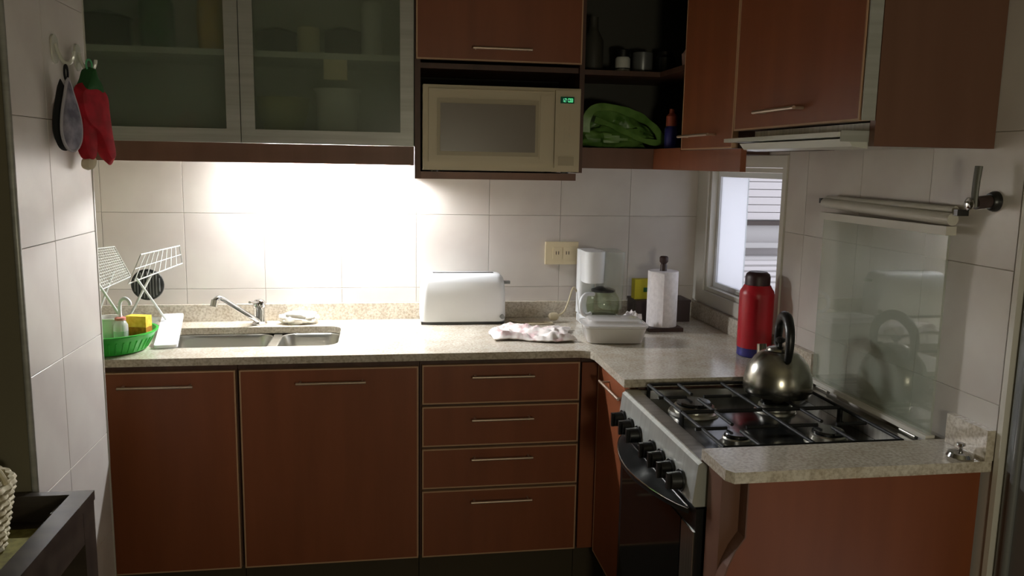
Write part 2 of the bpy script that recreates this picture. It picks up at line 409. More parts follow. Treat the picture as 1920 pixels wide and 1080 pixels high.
# ------------------------------------------------------------------ outside the window
nb = T('neighbouring_building', 'neighbouring building with a pale roller shutter, seen through the window', 'building', (2.6, 1.5, 0))
part('facade', box(B(), 1.6, 4.2, 1.52, 1.7, -.5, 3.2), 'facade', nb)
for k in range(26):
    z = 1.20+k*.0465
    part('slat', box(B(), 1.75, 3.3, 1.500, 1.512, z, z+.0425), 'shutter', nb, bev=.003)
part('shutter_rail', box(B(), 1.72, 3.33, 1.49, 1.519, 1.165, 1.192), 'darkbox', nb)
part('sill', box(B(), 1.68, 3.36, 1.46, 1.519, 1.03, 1.06), 'facade', nb, bev=.004)
bm = B(); box(bm, 2.05, 2.5, 1.40, 1.515, .78, .98)
acu = part('condenser_unit', bm, 'facade', nb, bev=.01)
for k in range(5): part('louvre', box(B(), 2.08, 2.47, 1.392, 1.3995, .80+k*.034, .80+k*.034+.022), 'shutter', acu)

# ------------------------------------------------------------------ cabinet doors and handles
def handle(parent, face, pl, u0, u1, z, r=.0045, out=.03):
    bm = B()
    def p(u, d, zz): return (u, pl-d, zz) if face == 'Y' else (pl-d, u, zz)
    cyl(bm, p(u0, out, z), p(u1, out, z), r, 10)
    for u in (u0+.012, u1-.012): cyl(bm, p(u, .0, z), p(u, out, z), r*.8, 8)
    return part('handle', bm, 'handle', parent, smooth=True)
def door(root, name, face, pl, u0, u1, z0, z1, m='wood', th=.018, bw=.0045, hd=None):
    """front panel whose inner side lies on the plane pl; pale banding round its edge"""
    b = .0035
    d = part(name, fbox(B(), face, pl, u0+b, u1-b, 0, th, z0+b, z1-b), m, root)
    bm = B(); o = th+.0008
    fbox(bm, face, pl, u0, u1, .0005, o, z0, z0+bw); fbox(bm, face, pl, u0, u1, .0005, o, z1-bw, z1)
    fbox(bm, face, pl, u0, u0+bw, .0005, o, z0+bw, z1-bw); fbox(bm, face, pl, u1-bw, u1, .0005, o, z0+bw, z1-bw)
    part('edge_band', bm, 'band', d)
    if hd: handle(d, face, pl-th, hd[0], hd[1], hd[2])
    return d

# ---- base cabinets along the back wall
YF = -.582                              # carcass front; doors proud of it by 18 mm
def base_body(root, x0, x1, z1=.872):
    part('body', box(B(), x0, x1, YF, -.012, .185, z1), 'carcass', root)
cab = T('base_cabinet', 'brown base cabinet at the far left, under the dish rack', 'cabinet', (-.74, -.30, .0))
part('body', box(B(), -1.05, -.448, YF, -.012, .185, .70), 'carcass', cab)
part('front_rail', box(B(), -1.05, -.448, YF, YF+.02, .701, .873), 'carcass', cab)
door(cab, 'door', 'Y', YF, -1.045, -.452, .187, .853, hd=(-.797, -.575, .810))
part('plinth', box(B(), -1.05, -.448, -.545, -.52, .001, .184), 'kick', cab)
cab = T('base_cabinet', 'wide brown base cabinet under the small sink bowl, left of the drawers', 'cabinet', (-.16, -.30, .0))
part('body', box(B(), -.446, .128, YF, -.012, .185, .70), 'carcass', cab)
part('front_rail', box(B(), -.446, .128, YF, YF+.02, .701, .873), 'carcass', cab)
door(cab, 'door', 'Y', YF, -.440, .124, .187, .853, hd=(-.264, -.045, .811))
part('plinth', box(B(), -.446, .128, -.545, -.52, .001, .184), 'kick', cab)
dr = T('drawer_cabinet', 'brown four-drawer unit under the toaster end of the worktop', 'cabinet', (.40, -.30, .0))
part('body', box(B(), .130, .674, YF, -.012, .185, .873), 'carcass', dr)
for (a, b, hz) in ((.723, .856, .818), (.577, .714, .672), (.430, .568, .536), (.187, .421, .386)):
    door(dr, 'drawer', 'Y', YF, .137, .667, a, b, hd=(.299, .507, hz))
part('plinth', box(B(), .130, .674, -.545, -.52, .001, .184), 'kick', dr)
cf = T('corner_cabinet', 'brown corner base cabinet between the drawers and the stove', 'cabinet', (.95, -.62, .0))
bm = B(); box(bm, .676, 1.295, YF, -.012, .185, .873); box(bm, .745, 1.295, -.992, YF, .185, .873)
part('body', bm, 'carcass', cf)
part('filler', box(B(), .676, .744, YF-.016, YF-.0005, .187, .853), 'wood', cf)
door(cf, 'door', 'X', .744, -.990, -.622, .187, .866, hd=(-.955, -.745, .828))
bm = B(); box(bm, .676, .79, -.545, -.52, .001, .184); box(bm, .79, .815, -.992, -.52, .001, .184)
part('plinth', bm, 'kick', cf)
ec = T('end_cabinet', 'narrow brown end cabinet closing the worktop past the stove', 'cabinet', (1.0, -1.66, 0))
part('body', box(B(), .712, 1.29, -1.668, -1.598, .02, .873), 'woodside', ec)
pts = [(1.294, .02), (1.294, .874), (.757, .874), (.757, .745), (.752, .738), (.737, .716), (.722, .682), (.714, .655), (.705, .60), (.700, .50), (.700, .02)]
part('end_panel', prism(B(), pts, 'Y', -1.702, -1.669), 'wood', ec)
# pale banding down the shaped edge
bm = B(); q = [(p[0], p[1]) for p in pts[2:]]
prism(bm, q+[(p[0]-.003, p[1]) for p in q[::-1]], 'Y', -1.7028, -1.669); part('edge_band', bm, 'woodside', ec)

# ---- worktops
bm = B()
outer = [(-1.054, -.001), (-1.054, -.62), (.655, -.62), (.675, -.625), (.692, -.638), (.70, -.66), (.70, -.998), (1.2985, -.998), (1.2985, -.001)]
hole = rrect(-.752, -.140, -.472, -.142, .055, n=6)
plate_hole(bm, outer, [hole], .876, .900)
wt = T('worktop', 'L-shaped pale speckled granite worktop with the sink cut into it', 'worktop', (.1, -.31, .876))
part('slab', bm, 'granite', wt)
part('backsplash', box(B(), -1.054, 1.278, -.020, -.001, .9005, .965), 'granite', wt, bev=.002)
part('side_splash', box(B(), 1.279, 1.2985, -.998, -.021, .9005, .965), 'granite', wt, bev=.002)
ew = T('worktop_end', 'short pale granite worktop piece in front of the stove', 'worktop', (1.0, -1.655, .876))
bm = B(); prism(bm, [(.70, -1.582), (.70, -1.708), (.712, -1.728), (1.2965, -1.728), (1.2965, -1.582)], 'Z', .876, .900)
part('slab', bm, 'granite', ew, bev=.002)
part('side_splash', box(B(), 1.279, 1.2985, -1.728, -1.600, .9005, .968), 'granite', ew, bev=.002)

# ---- sink
sk = T('kitchen_sink', 'double-bowl stainless steel sink under the worktop edge', 'sink', (-.44, -.31, .74))
def bowl(x0, x1, depth):
    bm = B(); y0, y1 = -.468, -.146
    L = [rrect(x0-.004, x1+.004, y0-.003, y1+.003, .05, .8740), rrect(x0, x1, y0, y1, .05, .872)]
    for k, (i, z) in enumerate(((.004, .86), (.010, .80), (.018, .876-depth+.03), (.03, .876-depth+.008), (.06, .876-depth))):
        L.append(rrect(x0+i, x1-i, y0+i, y1-i, .05, z))
    L.append(rrect(x0+.08, x1-.08, y0+.08, y1-.08, .03, .876-depth-.003))
    # outer skin, so that the bowl has a wall
    O = [rrect(x0+.078, x1-.078, y0+.078, y1-.078, .03, .876-depth-.006), rrect(x0+.055, x1-.055, y0+.055, y1-.055, .05, .876-depth-.003),
         rrect(x0+.014, x1-.014, y0+.014, y1-.014, .05, .876-depth+.03), rrect(x0-.003, x1+.003, y0-.002, y1+.002, .05, .8715)]
    loft(bm, L+O+[L[0]], False, False)
    v = [bm.verts.new(p) for p in rrect(x0+.08, x1-.08, y0+.08, y1-.08, .03, .876-depth-.003)]; bm.faces.new(v)
    o = part('bowl', bm, 'steel', sk, smooth=True)
    cx, cy = (x0+x1)/2, (y0+y1)/2
    part('drain', lathe(B(), [(.036, .876-depth+.001), (.036, .876-depth+.003), (.028, .876-depth+.003), (.024, .876-depth-.001)], (cx, cy, 0), 20), 'chrome', o, smooth=True)
bowl(-.748, -.388, .16); bowl(-.352, -.144, .13)
bm = B(); box(bm, -.384, -.356, -.466, -.148, .862, .8735); part('divider', bm, 'steel', sk, bev=.004)

# ---- faucet
fa = T('faucet', 'chrome single-lever faucet with a long swivel spout behind the sink', 'faucet', (-.445, -.085, .9))
bm = B(); lathe(bm, [(.028,.9005),(.028,.906),(.021,.912),(.020,.955),(.022,.962)], (-.445,-.085,0), 24); part('body', bm, 'chrome', fa, smooth=True)
bm = B(); lathe(bm, [(.021,.9625),(.024,.970),(.023,.985),(.015,.994),(.004,.996)], (-.445,-.085,0), 24)
tube(bm, [(-.440,-.09,.982),(-.452,-.11,.988),(-.470,-.145,.994)], .0065, 10, flat=.7); part('lever', bm, 'chrome', fa, smooth=True)
sp = part('spout', tube(B(), spline([(-.447,-.100,.914),(-.480,-.140,.948),(-.525,-.195,.995),(-.550,-.225,1.020),(-.562,-.240,1.026),(-.572,-.252,1.018)], 6), .0095, 12), 'chrome', fa, smooth=True)
part('aerator', cyl(B(), (-.571,-.251,1.021), (-.576,-.257,.998), .0125, 16), 'steel', sp, smooth=True)

# ------------------------------------------------------------------ upper cabinets
ZTOP = 2.26
gc = T('glass_cabinet', 'wall cabinet with two frosted glass doors in aluminium frames', 'cabinet', (-.46, -.17, 1.566))
X0, X1 = -1.052, .122
bm = B()
box(bm, X0, X0+.018, -.330, -.001, 1.567, ZTOP); box(bm, X1-.018, X1, -.330, -.001, 1.567, ZTOP)
box(bm, X0+.018, X1-.018, -.330, -.001, ZTOP-.018, ZTOP); box(bm, X0+.018, X1-.018, -.330, -.001, 1.567, 1.585); box(bm, X0+.018, X1-.018, -.008, -.001, 1.585, ZTOP-.018)
part('body', bm, 'interior', gc)
part('shelf', box(B(), X0+.019, X1-.019, -.326, -.010, 1.850, 1.870), 'interior', gc)
part('valance', box(B(), X0, X1, -.336, -.318, 1.502, 1.5665), 'woodside', gc)
for (a, b) in ((-1.044, -.4505), (-.4475, .1185)):
    bm = B(); wd = .044; z0, z1 = 1.568, ZTOP
    # mitred frame
    for quad in (((a,z0),(b,z0),(b-wd,z0+wd),(a+wd,z0+wd)), ((b,z0),(b,z1),(b-wd,z1-wd),(b-wd,z0+wd)), ((b,z1),(a,z1),(a+wd,z1-wd),(b-wd,z1-wd)), ((a,z1),(a,z0),(a+wd,z0+wd),(a+wd,z1-wd))):
        prism(bm, list(quad), 'Y', -.352, -.332)
    d = part('door', bm, 'alu', gc)
    part('pane', box(B(), a+wd-.004, b-wd+.004, -.345, -.340, z0+wd-.004, z1-wd+.004), 'frost', d)
# things behind the frosted glass
def pot(name, label, cat, m, c, prof, seg=24, group=None): return solo(name, lathe(B(), prof, c, seg), m, label, cat, c, smooth=True, group=group)
ZS = 1.8705
M['jargreen'] = mat('jar_green', srgb(30,96,40), .4); M['jaryellow'] = mat('jar_yellow', srgb(190,150,28), .4); M['potdark'] = mat('pot_dark', srgb(44,46,46), .4)
M['cangold'] = mat('can_pale', srgb(206,200,168), .4); M['olive'] = mat('olive_bowl', srgb(150,150,96), .4); M['paleceramic'] = mat('pale_ceramic', srgb(214,214,206), .3)
pot('storage_jar', 'green jar behind the left frosted door, upper shelf', 'jar', 'jargreen', (-.73,-.22,ZS), [(.05,0),(.055,.02),(.055,.15),(.045,.17),(.045,.19)])
pot('storage_tin', 'yellow tin behind the left frosted door, upper shelf', 'tin', 'jaryellow', (-.548,-.25,ZS), [(.042,0),(.044,.01),(.05,.10),(.044,.16),(.03,.18)])
pot('cooking_pot', 'dark pot at the left end behind the left frosted door', 'pot', 'potdark', (-.90,-.20,ZS), [(.07,0),(.08,.01),(.08,.10),(.084,.102),(.084,.106),(.02,.125)])
pot('food_can', 'pale can behind the right frosted door, upper shelf', 'can', 'cangold', (-.232,-.26,ZS), [(.037,0),(.037,.085),(.034,.088)])
pot('cooking_pot', 'dark pot behind the right frosted door, next to the pale can', 'pot', 'potdark', (-.345,-.19,ZS), [(.06,0),(.068,.01),(.068,.075),(.072,.078),(.015,.095)])
pot('cooking_pot', 'dark pot behind the right frosted door, at the right of the pale can', 'pot', 'potdark', (-.12,-.19,ZS), [(.055,0),(.064,.01),(.064,.085),(.068,.088),(.015,.105)])
pot('white_jar', 'tall white jar behind the right frosted door, near the flap cabinet', 'jar', 'paleceramic', (-.02,-.2,ZS), [(.034,0),(.036,.01),(.036,.17),(.028,.19)])
solo('note_card', box(B(), -.180, -.102, -.322, -.304, 1.784, 1.8495), 'plate', 'small cream card hanging under the shelf behind the right frosted door', 'card', (-.14,-.31,1.784), bev=.002)
pot('mixing_bowl', 'olive bowl behind the right frosted door, lower shelf', 'bowl', 'olive', (-.325,-.22,1.5855), [(.04,0),(.06,.02),(.085,.09),(.09,.14),(.086,.14),(.06,.03)])
pot('serving_dish', 'round pale dish behind the right frosted door, under the cream card', 'dish', 'paleceramic', (-.14,-.2,1.5855), [(.05,0),(.07,.03),(.075,.16),(.085,.175),(.08,.175)])

# under-cabinet lamp
lamp = T('cabinet_lamp', 'bright fluorescent lamp fixed under the glass cabinet', 'lamp', (-.19, -.11, 1.567))
part('housing', box(B(), -.44, .06, -.145, -.075, 1.560, 1.5665), 'white', lamp, bev=.002)
part('tube', cyl(B(), (-.41, -.11, 1.546), (.03, -.11, 1.546), .011, 16), 'tube', lamp, smooth=True)
for x in (-.425, .031): part('socket', box(B(), x, x+.014, -.125, -.095, 1.533, 1.5597), 'white', lamp)

# microwave unit
mu = T('microwave_cabinet', 'brown wall unit with a flap door above the microwave niche', 'cabinet', (.41, -.17, 1.457))
bm = B(); box(bm, .1235, .143, -.350, -.001, 1.457, ZTOP); part('side_panel', bm, 'carcass', mu)
part('side_panel', box(B(), .6985, .716, -.350, -.001, 1.485, ZTOP), 'carcass', mu)
part('bottom_board', box(B(), .1435, .694, -.350, -.001, 1.457, 1.482), 'woodside', mu)
part('shelf', box(B(), .1435, .698, -.330, -.009, 1.832, 1.850), 'carcass', mu)
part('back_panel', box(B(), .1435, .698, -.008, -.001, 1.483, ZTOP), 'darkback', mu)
door(mu, 'flap_door', 'Y', -.350, .128, .700, 1.858, ZTOP, hd=(.317, .520, 1.897))

mw = T('microwave', 'beige microwave oven in the niche under the flap door', 'microwave', (.42, -.22, 1.4825))
part('body', box(B(), .150, .694, -.392, -.03, 1.488, 1.773), 'cream', mw, bev=.006)
for x in (.19, .65):
    for y in (-.36, -.07): part('foot', lathe(B(), [(.014, 1.4823), (.014, 1.4885)], (x, y, 0), 12), 'black', mw)
d = part('door', box(B(), .168, .598, -.404, -.3925, 1.516, 1.760), 'cream', mw, bev=.004)
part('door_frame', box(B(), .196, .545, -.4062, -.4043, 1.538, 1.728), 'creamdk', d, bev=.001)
part('window', box(B(), .207, .533, -.4078, -.4064, 1.552, 1.712), 'mwglass', d)
cp = part('control_panel', box(B(), .603, .690, -.403, -.3925, 1.502, 1.766), 'cream', mw, bev=.003)
ds = part('display', box(B(), .620, .668, -.4050, -.4032, 1.722, 1.744), 'screen', cp)
bm = B()
SEG = {'1': 'bc', '0': 'abcdef', '2': 'abged', '8': 'abcdefg'}
def seg7(bm, ch, x, z, w_, h_, y0, y1):
    t = .0016
    P = {'a': (x, x+w_, z+h_-t, z+h_), 'g': (x, x+w_, z+h_/2-t/2, z+h_/2+t/2), 'd': (x, x+w_, z, z+t), 'f': (x, x+t, z+h_/2, z+h_), 'e': (x, x+t, z, z+h_/2), 'b': (x+w_-t, x+w_, z+h_/2, z+h_), 'c': (x+w_-t, x+w_, z, z+h_/2)}
    for s in SEG[ch]: a = P[s]; box(bm, a[0], a[1], y0, y1, a[2], a[3])
for ch, x in (('1', .624), ('2', .633), ('0', .647), ('8', .656)): seg7(bm, ch, x, 1.7265, .007, .012, -.4056, -.4051)
box(bm, .6425, .6442, -.4056, -.4051, 1.7295, 1.7312); box(bm, .6425, .6442, -.4056, -.4051, 1.7345, 1.7362)
part('clock_digits', bm, 'digit', ds)
for r in range(5):
    for c in range(3):
        part('button', box(B(), .617+c*.0185, .617+c*.0185+.0155, -.4042, -.4032, 1.675-r*.022, 1.675-r*.022+.014), 'cream', cp)
part('handle_strip', box(B(), .550, .592, -.4066, -.4043, 1.530, 1.745), 'cream', d, bev=.0015)
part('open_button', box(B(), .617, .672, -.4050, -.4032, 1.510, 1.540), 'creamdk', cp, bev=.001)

# open corner shelf unit
cs = T('corner_shelf', 'dark open corner shelf unit right of the microwave', 'shelf', (.95, -.2, 1.502))
Lp = [(.717, -.002), (.717, -.318), (1.002, -.318), (1.002, -.608), (1.297, -.608), (1.297, -.002)]
part('bottom_board', prism(B(), Lp, 'Z', 1.557, 1.575), 'carcass', cs)
part('shelf', prism(B(), [(.717,-.010),(.717,-.325),(1.0,-.325),(1.0,-.608),(1.288,-.608),(1.288,-.010)], 'Z', 1.830, 1.847), 'carcass', cs)
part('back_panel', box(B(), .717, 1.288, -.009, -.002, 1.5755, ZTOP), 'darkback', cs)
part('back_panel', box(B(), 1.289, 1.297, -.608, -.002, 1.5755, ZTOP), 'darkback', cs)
part('top_board', prism(B(), Lp, 'Z', ZTOP-.018, ZTOP), 'carcass', cs)
part('valance', box(B(), .717, 1.001, -.336, -.319, 1.502, 1.575), 'woodside', cs)
part('valance', box(B(), .984, 1.001, -.606, -.3365, 1.502, 1.575), 'wood', cs)
part('valance', box(B(), .984, 1.001, -1.070, -.6065, 1.502, 1.5655), 'wood', cs)
# single-door cabinet and the hood cabinet on the side wall
sc_ = T('wall_cabinet', 'tall narrow brown wall cabinet between the open shelves and the hood', 'cabinet', (1.15, -.81, 1.567))
part('body', box(B(), 1.003, 1.297, -1.010, -.6105, 1.567, ZTOP), 'carcass', sc_)
door(sc_, 'door', 'X', 1.0025, -1.0085, -.6105, 1.5675, ZTOP, hd=(-.900, -.655, 1.609))
hc = T('hood_cabinet', 'brown wall cabinet above the range hood with a broad side panel', 'cabinet', (1.15, -1.32, 1.563))
part('body', box(B(), 1.010, 1.297, -1.616, -1.0125, 1.616, ZTOP), 'carcass', hc)
part('side_panel', box(B(), 1.018, 1.2985, -1.636, -1.617, 1.563, ZTOP), 'woodside', hc)
d = door(hc, 'flap_door', 'X', 1.0095, -1.628, -1.0135, 1.615, ZTOP, th=.024, hd=(-1.405, -1.19, 1.655))
part('edge_profile', box(B(), .9845, 1.0135, -1.640, -1.6365, 1.615, ZTOP), 'alu', d, label='pale aluminium edge strip')
hd = T('range_hood', 'slim steel range hood with a pull-out visor over the stove', 'hood', (1.13, -1.33, 1.556))
part('body', box(B(), 1.020, 1.295, -1.612, -1.075, 1.573, 1.612), 'steel', hd, bev=.002)
part('visor', box(B(), .950, 1.0195, -1.612, -1.030, 1.582, 1.592), 'hoodbright', hd, bev=.001)
bm = B(); prism(bm, [(1.0195, 1.580), (.972, 1.578), (.985, 1.562), (1.0195, 1.558)], 'Y', -1.612, -1.085); part('front_lip', bm, 'hoodbright', hd)
part('grease_filter', box(B(), 1.045, 1.275, -1.58, -1.10, 1.5655, 1.5725), 'steel', hd)
part('end_cap', box(B(), .955, 1.019, -1.616, -1.6125, 1.572, 1.595), 'alu', hd)

# things on the open shelf
pot('glass_bottle', 'tall dim glass bottle at the left of the open upper shelf', 'bottle', 'darkback', (.79,-.17,1.8475), [(.034,0),(.038,.01),(.038,.12),(.018,.16),(.016,.20),(.018,.205)])
M['shelfwhite'] = mat('jar_label', srgb(222,222,216), .5)
t = T('spice_jar', 'small white labelled jar with a black lid on the open shelf', 'jar', (.905,-.17,1.8475))
part('jar', lathe(B(), [(.026,0),(.028,.005),(.028,.06),(.024,.066)], (0,0,0), 20), 'shelfwhite', t, smooth=True, local=True)
part('lid', lathe(B(), [(.03,.0662),(.03,.09),(.024,.094)], (0,0,0), 20), 'black', t, smooth=True, local=True)
part('label_band', lathe(B(), [(.0286,.022),(.0286,.026),(.0284,.026),(.0284,.022)], (0,0,0), 20, cap=False), 'black', t, local=True)
pot('canister', 'dull grey canister beside the white jar on the open shelf', 'canister', 'framegrey', (.985,-.16,1.8475), [(.036,0),(.038,.005),(.038,.085),(.034,.088)])
M['darkjar'] = mat('dark_jar', srgb(28,30,30), .3)
pot('dark_jar', 'dark jar right of the grey canister on the open shelf', 'jar', 'darkjar', (1.075,-.16,1.8475), [(.036,0),(.038,.005),(.038,.07),(.03,.08),(.03,.092)])
pot('dark_bottle', 'short dark bottle at the back of the open shelf corner', 'bottle', 'darkjar', (1.17,-.2,1.8475), [(.034,0),(.036,.005),(.036,.07),(.02,.09),(.02,.105)])
M['pinkish'] = mat('pink_ceramic', srgb(200,160,148), .4)
pot('small_cup', 'small pinkish cup at the edge of the open shelf by the tall door', 'cup', 'pinkish', (1.062,-.44,1.8475), [(.018,0),(.022,.01),(.026,.05),(.02,.056),(.008,.075),(.006,.085)])
t = T('sauce_bottle', 'small bottle with an orange-red cap beside the green bag', 'bottle', (1.035,-.37,1.5755))
part('bottle', lathe(B(), [(.022,0),(.024,.004),(.024,.07),(.02,.08)], (0,0,0), 20), 'blue', t, smooth=True, local=True)
M['cap'] = mat('orange_cap', srgb(170,84,66), .5)
part('cap', lathe(B(), [(.02,.0802),(.02,.115),(.010,.125),(.009,.14)], (0,0,0), 20), 'cap', t, smooth=True, local=True)
t = T('small_carton', 'small pale carton on the shelf right by the tall door', 'carton', (1.065,-.455,1.5755))
part('carton', box(B(), -.014,.014,-.022,.022,0,.088), 'cangold', t, local=True, bev=.002)
part('label', box(B(), -.0155,-.0142,-.016,.016,.02,.06), 'jargreen', t, local=True)

# green plastic bag
def blob(c, r, amp, sc_n, seed, seg=28, ring_n=18, zflat=None):
    bm = B(); bmesh.ops.create_uvsphere(bm, u_segments=seg, v_segments=ring_n, radius=1)
    for v in bm.verts:
        n = noise.noise(v.co*sc_n+Vector((seed,seed*.7,0))) + .5*noise.noise(v.co*sc_n*2.3+Vector((0,seed,seed)))
        k = 1+amp*n
        v.co = Vector((v.co.x*r[0]*k, v.co.y*r[1]*k, v.co.z*r[2]*k))+Vector(c)
        if zflat is not None and v.co.z < zflat: v.co.z = zflat
    return bm
gb = T('plastic_bag', 'crumpled green plastic bag on the open shelf beside the microwave', 'bag', (.88,-.24,1.5755))
part('pouch', blob((.865,-.235,1.612), (.125,.06,.046), .35, 2.4, 3.1, zflat=1.5765), 'bag', gb, smooth=True)
def ribbon(pts, wd, th=.0025, n=8, name='handle_loop', m='bag', parent=None, tilt=0.0):
    P = spline(pts, n); bm = B(); L = []
    for i, p in enumerate(P):
        d = (P[min(i+1,len(P)-1)]-P[max(i-1,0)]).normalized()
        s = Vector((0,-1,0)); s = (s-d*s.dot(d)).normalized(); u = d.cross(s)
        s2 = (s*math.cos(tilt)+u*math.sin(tilt)); u2 = d.cross(s2)
        ww = wd*(.75+.35*noise.noise(p*22))
        L.append([p+s2*ww+u2*th, p-s2*ww+u2*th, p-s2*ww-u2*th, p+s2*ww-u2*th])
    loft(bm, L); return part(name, bm, m, parent, smooth=True)
ribbon([(.742,-.275,1.632),(.748,-.28,1.685),(.772,-.28,1.716),(.82,-.28,1.722),(.88,-.28,1.712),(.945,-.285,1.688),(.995,-.29,1.655),(1.022,-.29,1.620),(1.028,-.285,1.596)], .019, parent=gb, tilt=1.35)
ribbon([(.775,-.285,1.676),(.83,-.295,1.658),(.89,-.30,1.632),(.945,-.30,1.608),(1.0,-.298,1.598),(1.03,-.292,1.602)], .013, parent=gb, tilt=1.3)
def bag_back(u, v):
    x = .755+.27*u; top = 1.715-.10*max(0, u-.25)**1.3; bot = 1.60
    return (x, -.235+.03*math.sin(6*u+2*v)+.012*noise.noise(Vector((u*7, v*6, 1))), bot+(top-bot)*v)
part('bag_side', sheet(B(), bag_back, 24, 12, .002), 'bag', gb, smooth=True)

# ------------------------------------------------------------------ stove
st = T('gas_stove', 'steel four-burner gas stove with black oven door and raised glass lid', 'stove', (.99, -1.29, 0))
SY0, SY1 = -1.578, -1.002
part('body', box(B(), .742, 1.262, SY0, SY1, .05, .835), 'framegrey', st)
bm = B(); box(bm, .735, 1.255, SY0+.002, SY1-.002, .8352, .845); part('hob_tray', bm, 'enamel', st)
bm = B(); box(bm, .702, .742, SY0, SY1, .8455, .872); box(bm, 1.225, 1.262, SY0, SY1, .8455, .880); box(bm, .742, 1.225, SY0, SY0+.016, .8455, .870); box(bm, .742, 1.225, SY1-.016, SY1, .8455, .870)
part('hob_rim', bm, 'steel', st, bev=.002)
bm = B(); prism(bm, [(.7415, .8452), (.703, .868), (.694, .862), (.684, .772), (.690, .764), (.7415, .764)], 'Y', SY0-.004, SY1)
cpn = part('control_panel', bm, 'panelsteel', st)
for y in (-1.045, -1.118, -1.186, -1.300, -1.368, -1.436, -1.505):
    xb, zb = .6865, .797
    kb = part('knob', cyl(cyl(B(), (xb, y, zb), (xb-.005, y, zb), .026, 20), (xb-.005, y, zb), (xb-.028, y, zb), .0215, 20, .0195), 'black', cpn, smooth=True)
    part('grip', box(B(), xb-.036, xb-.0275, y-.005, y+.005, zb-.019, zb+.019), 'black', kb, bev=.001)
od = part('oven_door', box(B(), .697, .7415, SY0+.002, SY1-.002, .20, .756), 'black', st, bev=.004)
part('door_glass', box(B(), .694, .6968, SY0+.085, SY1-.03, .24, .70), 'ovenglass', od)
part('side_strip', box(B(), .6935, .6968, SY0+.006, SY0+.078, .21, .70), 'steel', od)
arc = [(-1.030+(-1.550+1.030)*t/16, .690-.066*math.sin(PI*t/16)**.8) for t in range(17)]      # bowed outer edge (y, x)
bm = B(); prism(bm, [(x, y) for y, x in arc]+[(.6925, -1.545), (.6925, -1.035)], 'Z', .734, .748)
hdl = part('door_handle', bm, 'black', od, label='black bowed handle with chrome edges')
part('chrome_strip', tube(B(), [(x-.001, y, .747) for y, x in arc], .0020, 8), 'chrome', hdl, smooth=True)
part('chrome_strip', tube(B(), [(.690, -1.035, .7495), (.690, -1.545, .7495)], .0018, 8), 'chrome', hdl, smooth=True)
part('lower_drawer', box(B(), .702, .7415, SY0+.002, SY1-.002, .055, .194), 'enamel', st, bev=.003)
# burners
BUR = [(.852, -1.155, .056), (1.085, -1.165, .046), (.855, -1.425, .036), (1.095, -1.425, .046)]
for (x, y, r) in BUR:
    b = part('burner', lathe(B(), [(r*1.25, .8453), (r*1.2, .852), (r, .854), (r*.98, .866), (r*.9, .869)], (x, y, 0), 28), 'steel', st, smooth=True)
    part('burner_cap', lathe(B(), [(r*.86, .8692), (r*.86, .874), (r*.78, .878), (.004, .8785)], (x, y, 0), 28), 'enamel', b, smooth=True)
for y0, y1 in ((-1.288, -1.025), (-1.555, -1.292)):
    bm = B(); z = .890; x0, x1 = .765, 1.205
    def bar(p, q): cyl(bm, p, q, .0045, 8)
    ym = (y0+y1)/2
    for a, b in (((x0,y0,z),(x1,y0,z)), ((x0,y1,z),(x1,y1,z)), ((x0,y0,z),(x0,y1,z)), ((x1,y0,z),(x1,y1,z)), (((x0+x1)/2,y0,z),((x0+x1)/2,y1,z))): bar(a, b)
    for bx in ((.853, 1.09)):
        for dx, dy in ((1,0),(-1,0),(0,1),(0,-1)):
            ex = bx+dx*.105 if dx else bx; ey = (y1 if dy > 0 else y0) if dy else ym
            bar((bx+dx*.025, ym+dy*.025, z), (ex, ey, z))
    for x in (x0, x1):
        for y in (y0+.002, y1-.002): cyl(bm, (x, y, .8455), (x, y, z), .005, 8)
    part('pan_support', bm, 'iron', st, smooth=True)
# raised glass lid
lid = part('lid_glass', box(B(), 1.262, 1.268, -1.568, -1.040, .905, 1.392), 'lidglass', st, bev=.0015)
part('top_rail', box(B(), 1.252, 1.278, -1.572, -1.036, 1.372, 1.392), 'cream_alu', lid, bev=.003)
bm = B(); cyl(bm, (1.262, -1.578, 1.408), (1.268, -1.030, 1.418), .014, 16); cyl(bm, (1.276, -1.565, 1.428), (1.277, -1.028, 1.430), .009, 12)
part('rolled_edge', bm, 'cream_alu', lid, smooth=True)
for y in (-1.592, -1.024): part('end_cap', box(B(), 1.256, 1.284, y-.006, y+.006, 1.417, 1.431), 'black', lid, bev=.002)
part('lower_rail', box(B(), 1.252, 1.276, -1.570, -1.038, .893, .9045), 'cream_alu', lid, bev=.002)
for y in (-1.50, -1.11): part('hinge', cyl(B(), (1.258, y-.03, .887), (1.258, y+.03, .887), .0055, 12), 'steel', st, smooth=True)

# ---- kettle
kt = T('kettle', 'round stainless steel kettle with a black arched handle on the rear burner', 'kettle', (1.088, -1.165, .8945), rz=math.radians(-18))
part('body', lathe(B(), [(.072,0),(.088,.004),(.0925,.016),(.0925,.036),(.089,.058),(.080,.084),(.066,.104),(.050,.118),(.036,.125)], (0,0,0), 40), 'kettle', kt, smooth=True, local=True)
ld = part('lid', lathe(B(), [(.037,.1255),(.034,.131),(.020,.136),(.006,.138)], (0,0,0), 28), 'kettle', kt, smooth=True, local=True)
part('lid_knob', lathe(B(), [(.006,.138),(.006,.144),(.013,.149),(.013,.157),(.006,.161)], (0,0,0), 18), 'black', ld, smooth=True, local=True)
hp = spline([(.012,-.062,.108),(.013,-.070,.145),(.013,-.062,.185),(.012,-.03,.212),(.010,0,.219),(.008,.03,.212),(.006,.062,.185),(.005,.070,.145),(.004,.062,.108)], 6)
part('handle', tube(B(), hp, lambda t: .0095+.005*math.sin(PI*t), 12), 'black', kt, smooth=True, local=True)
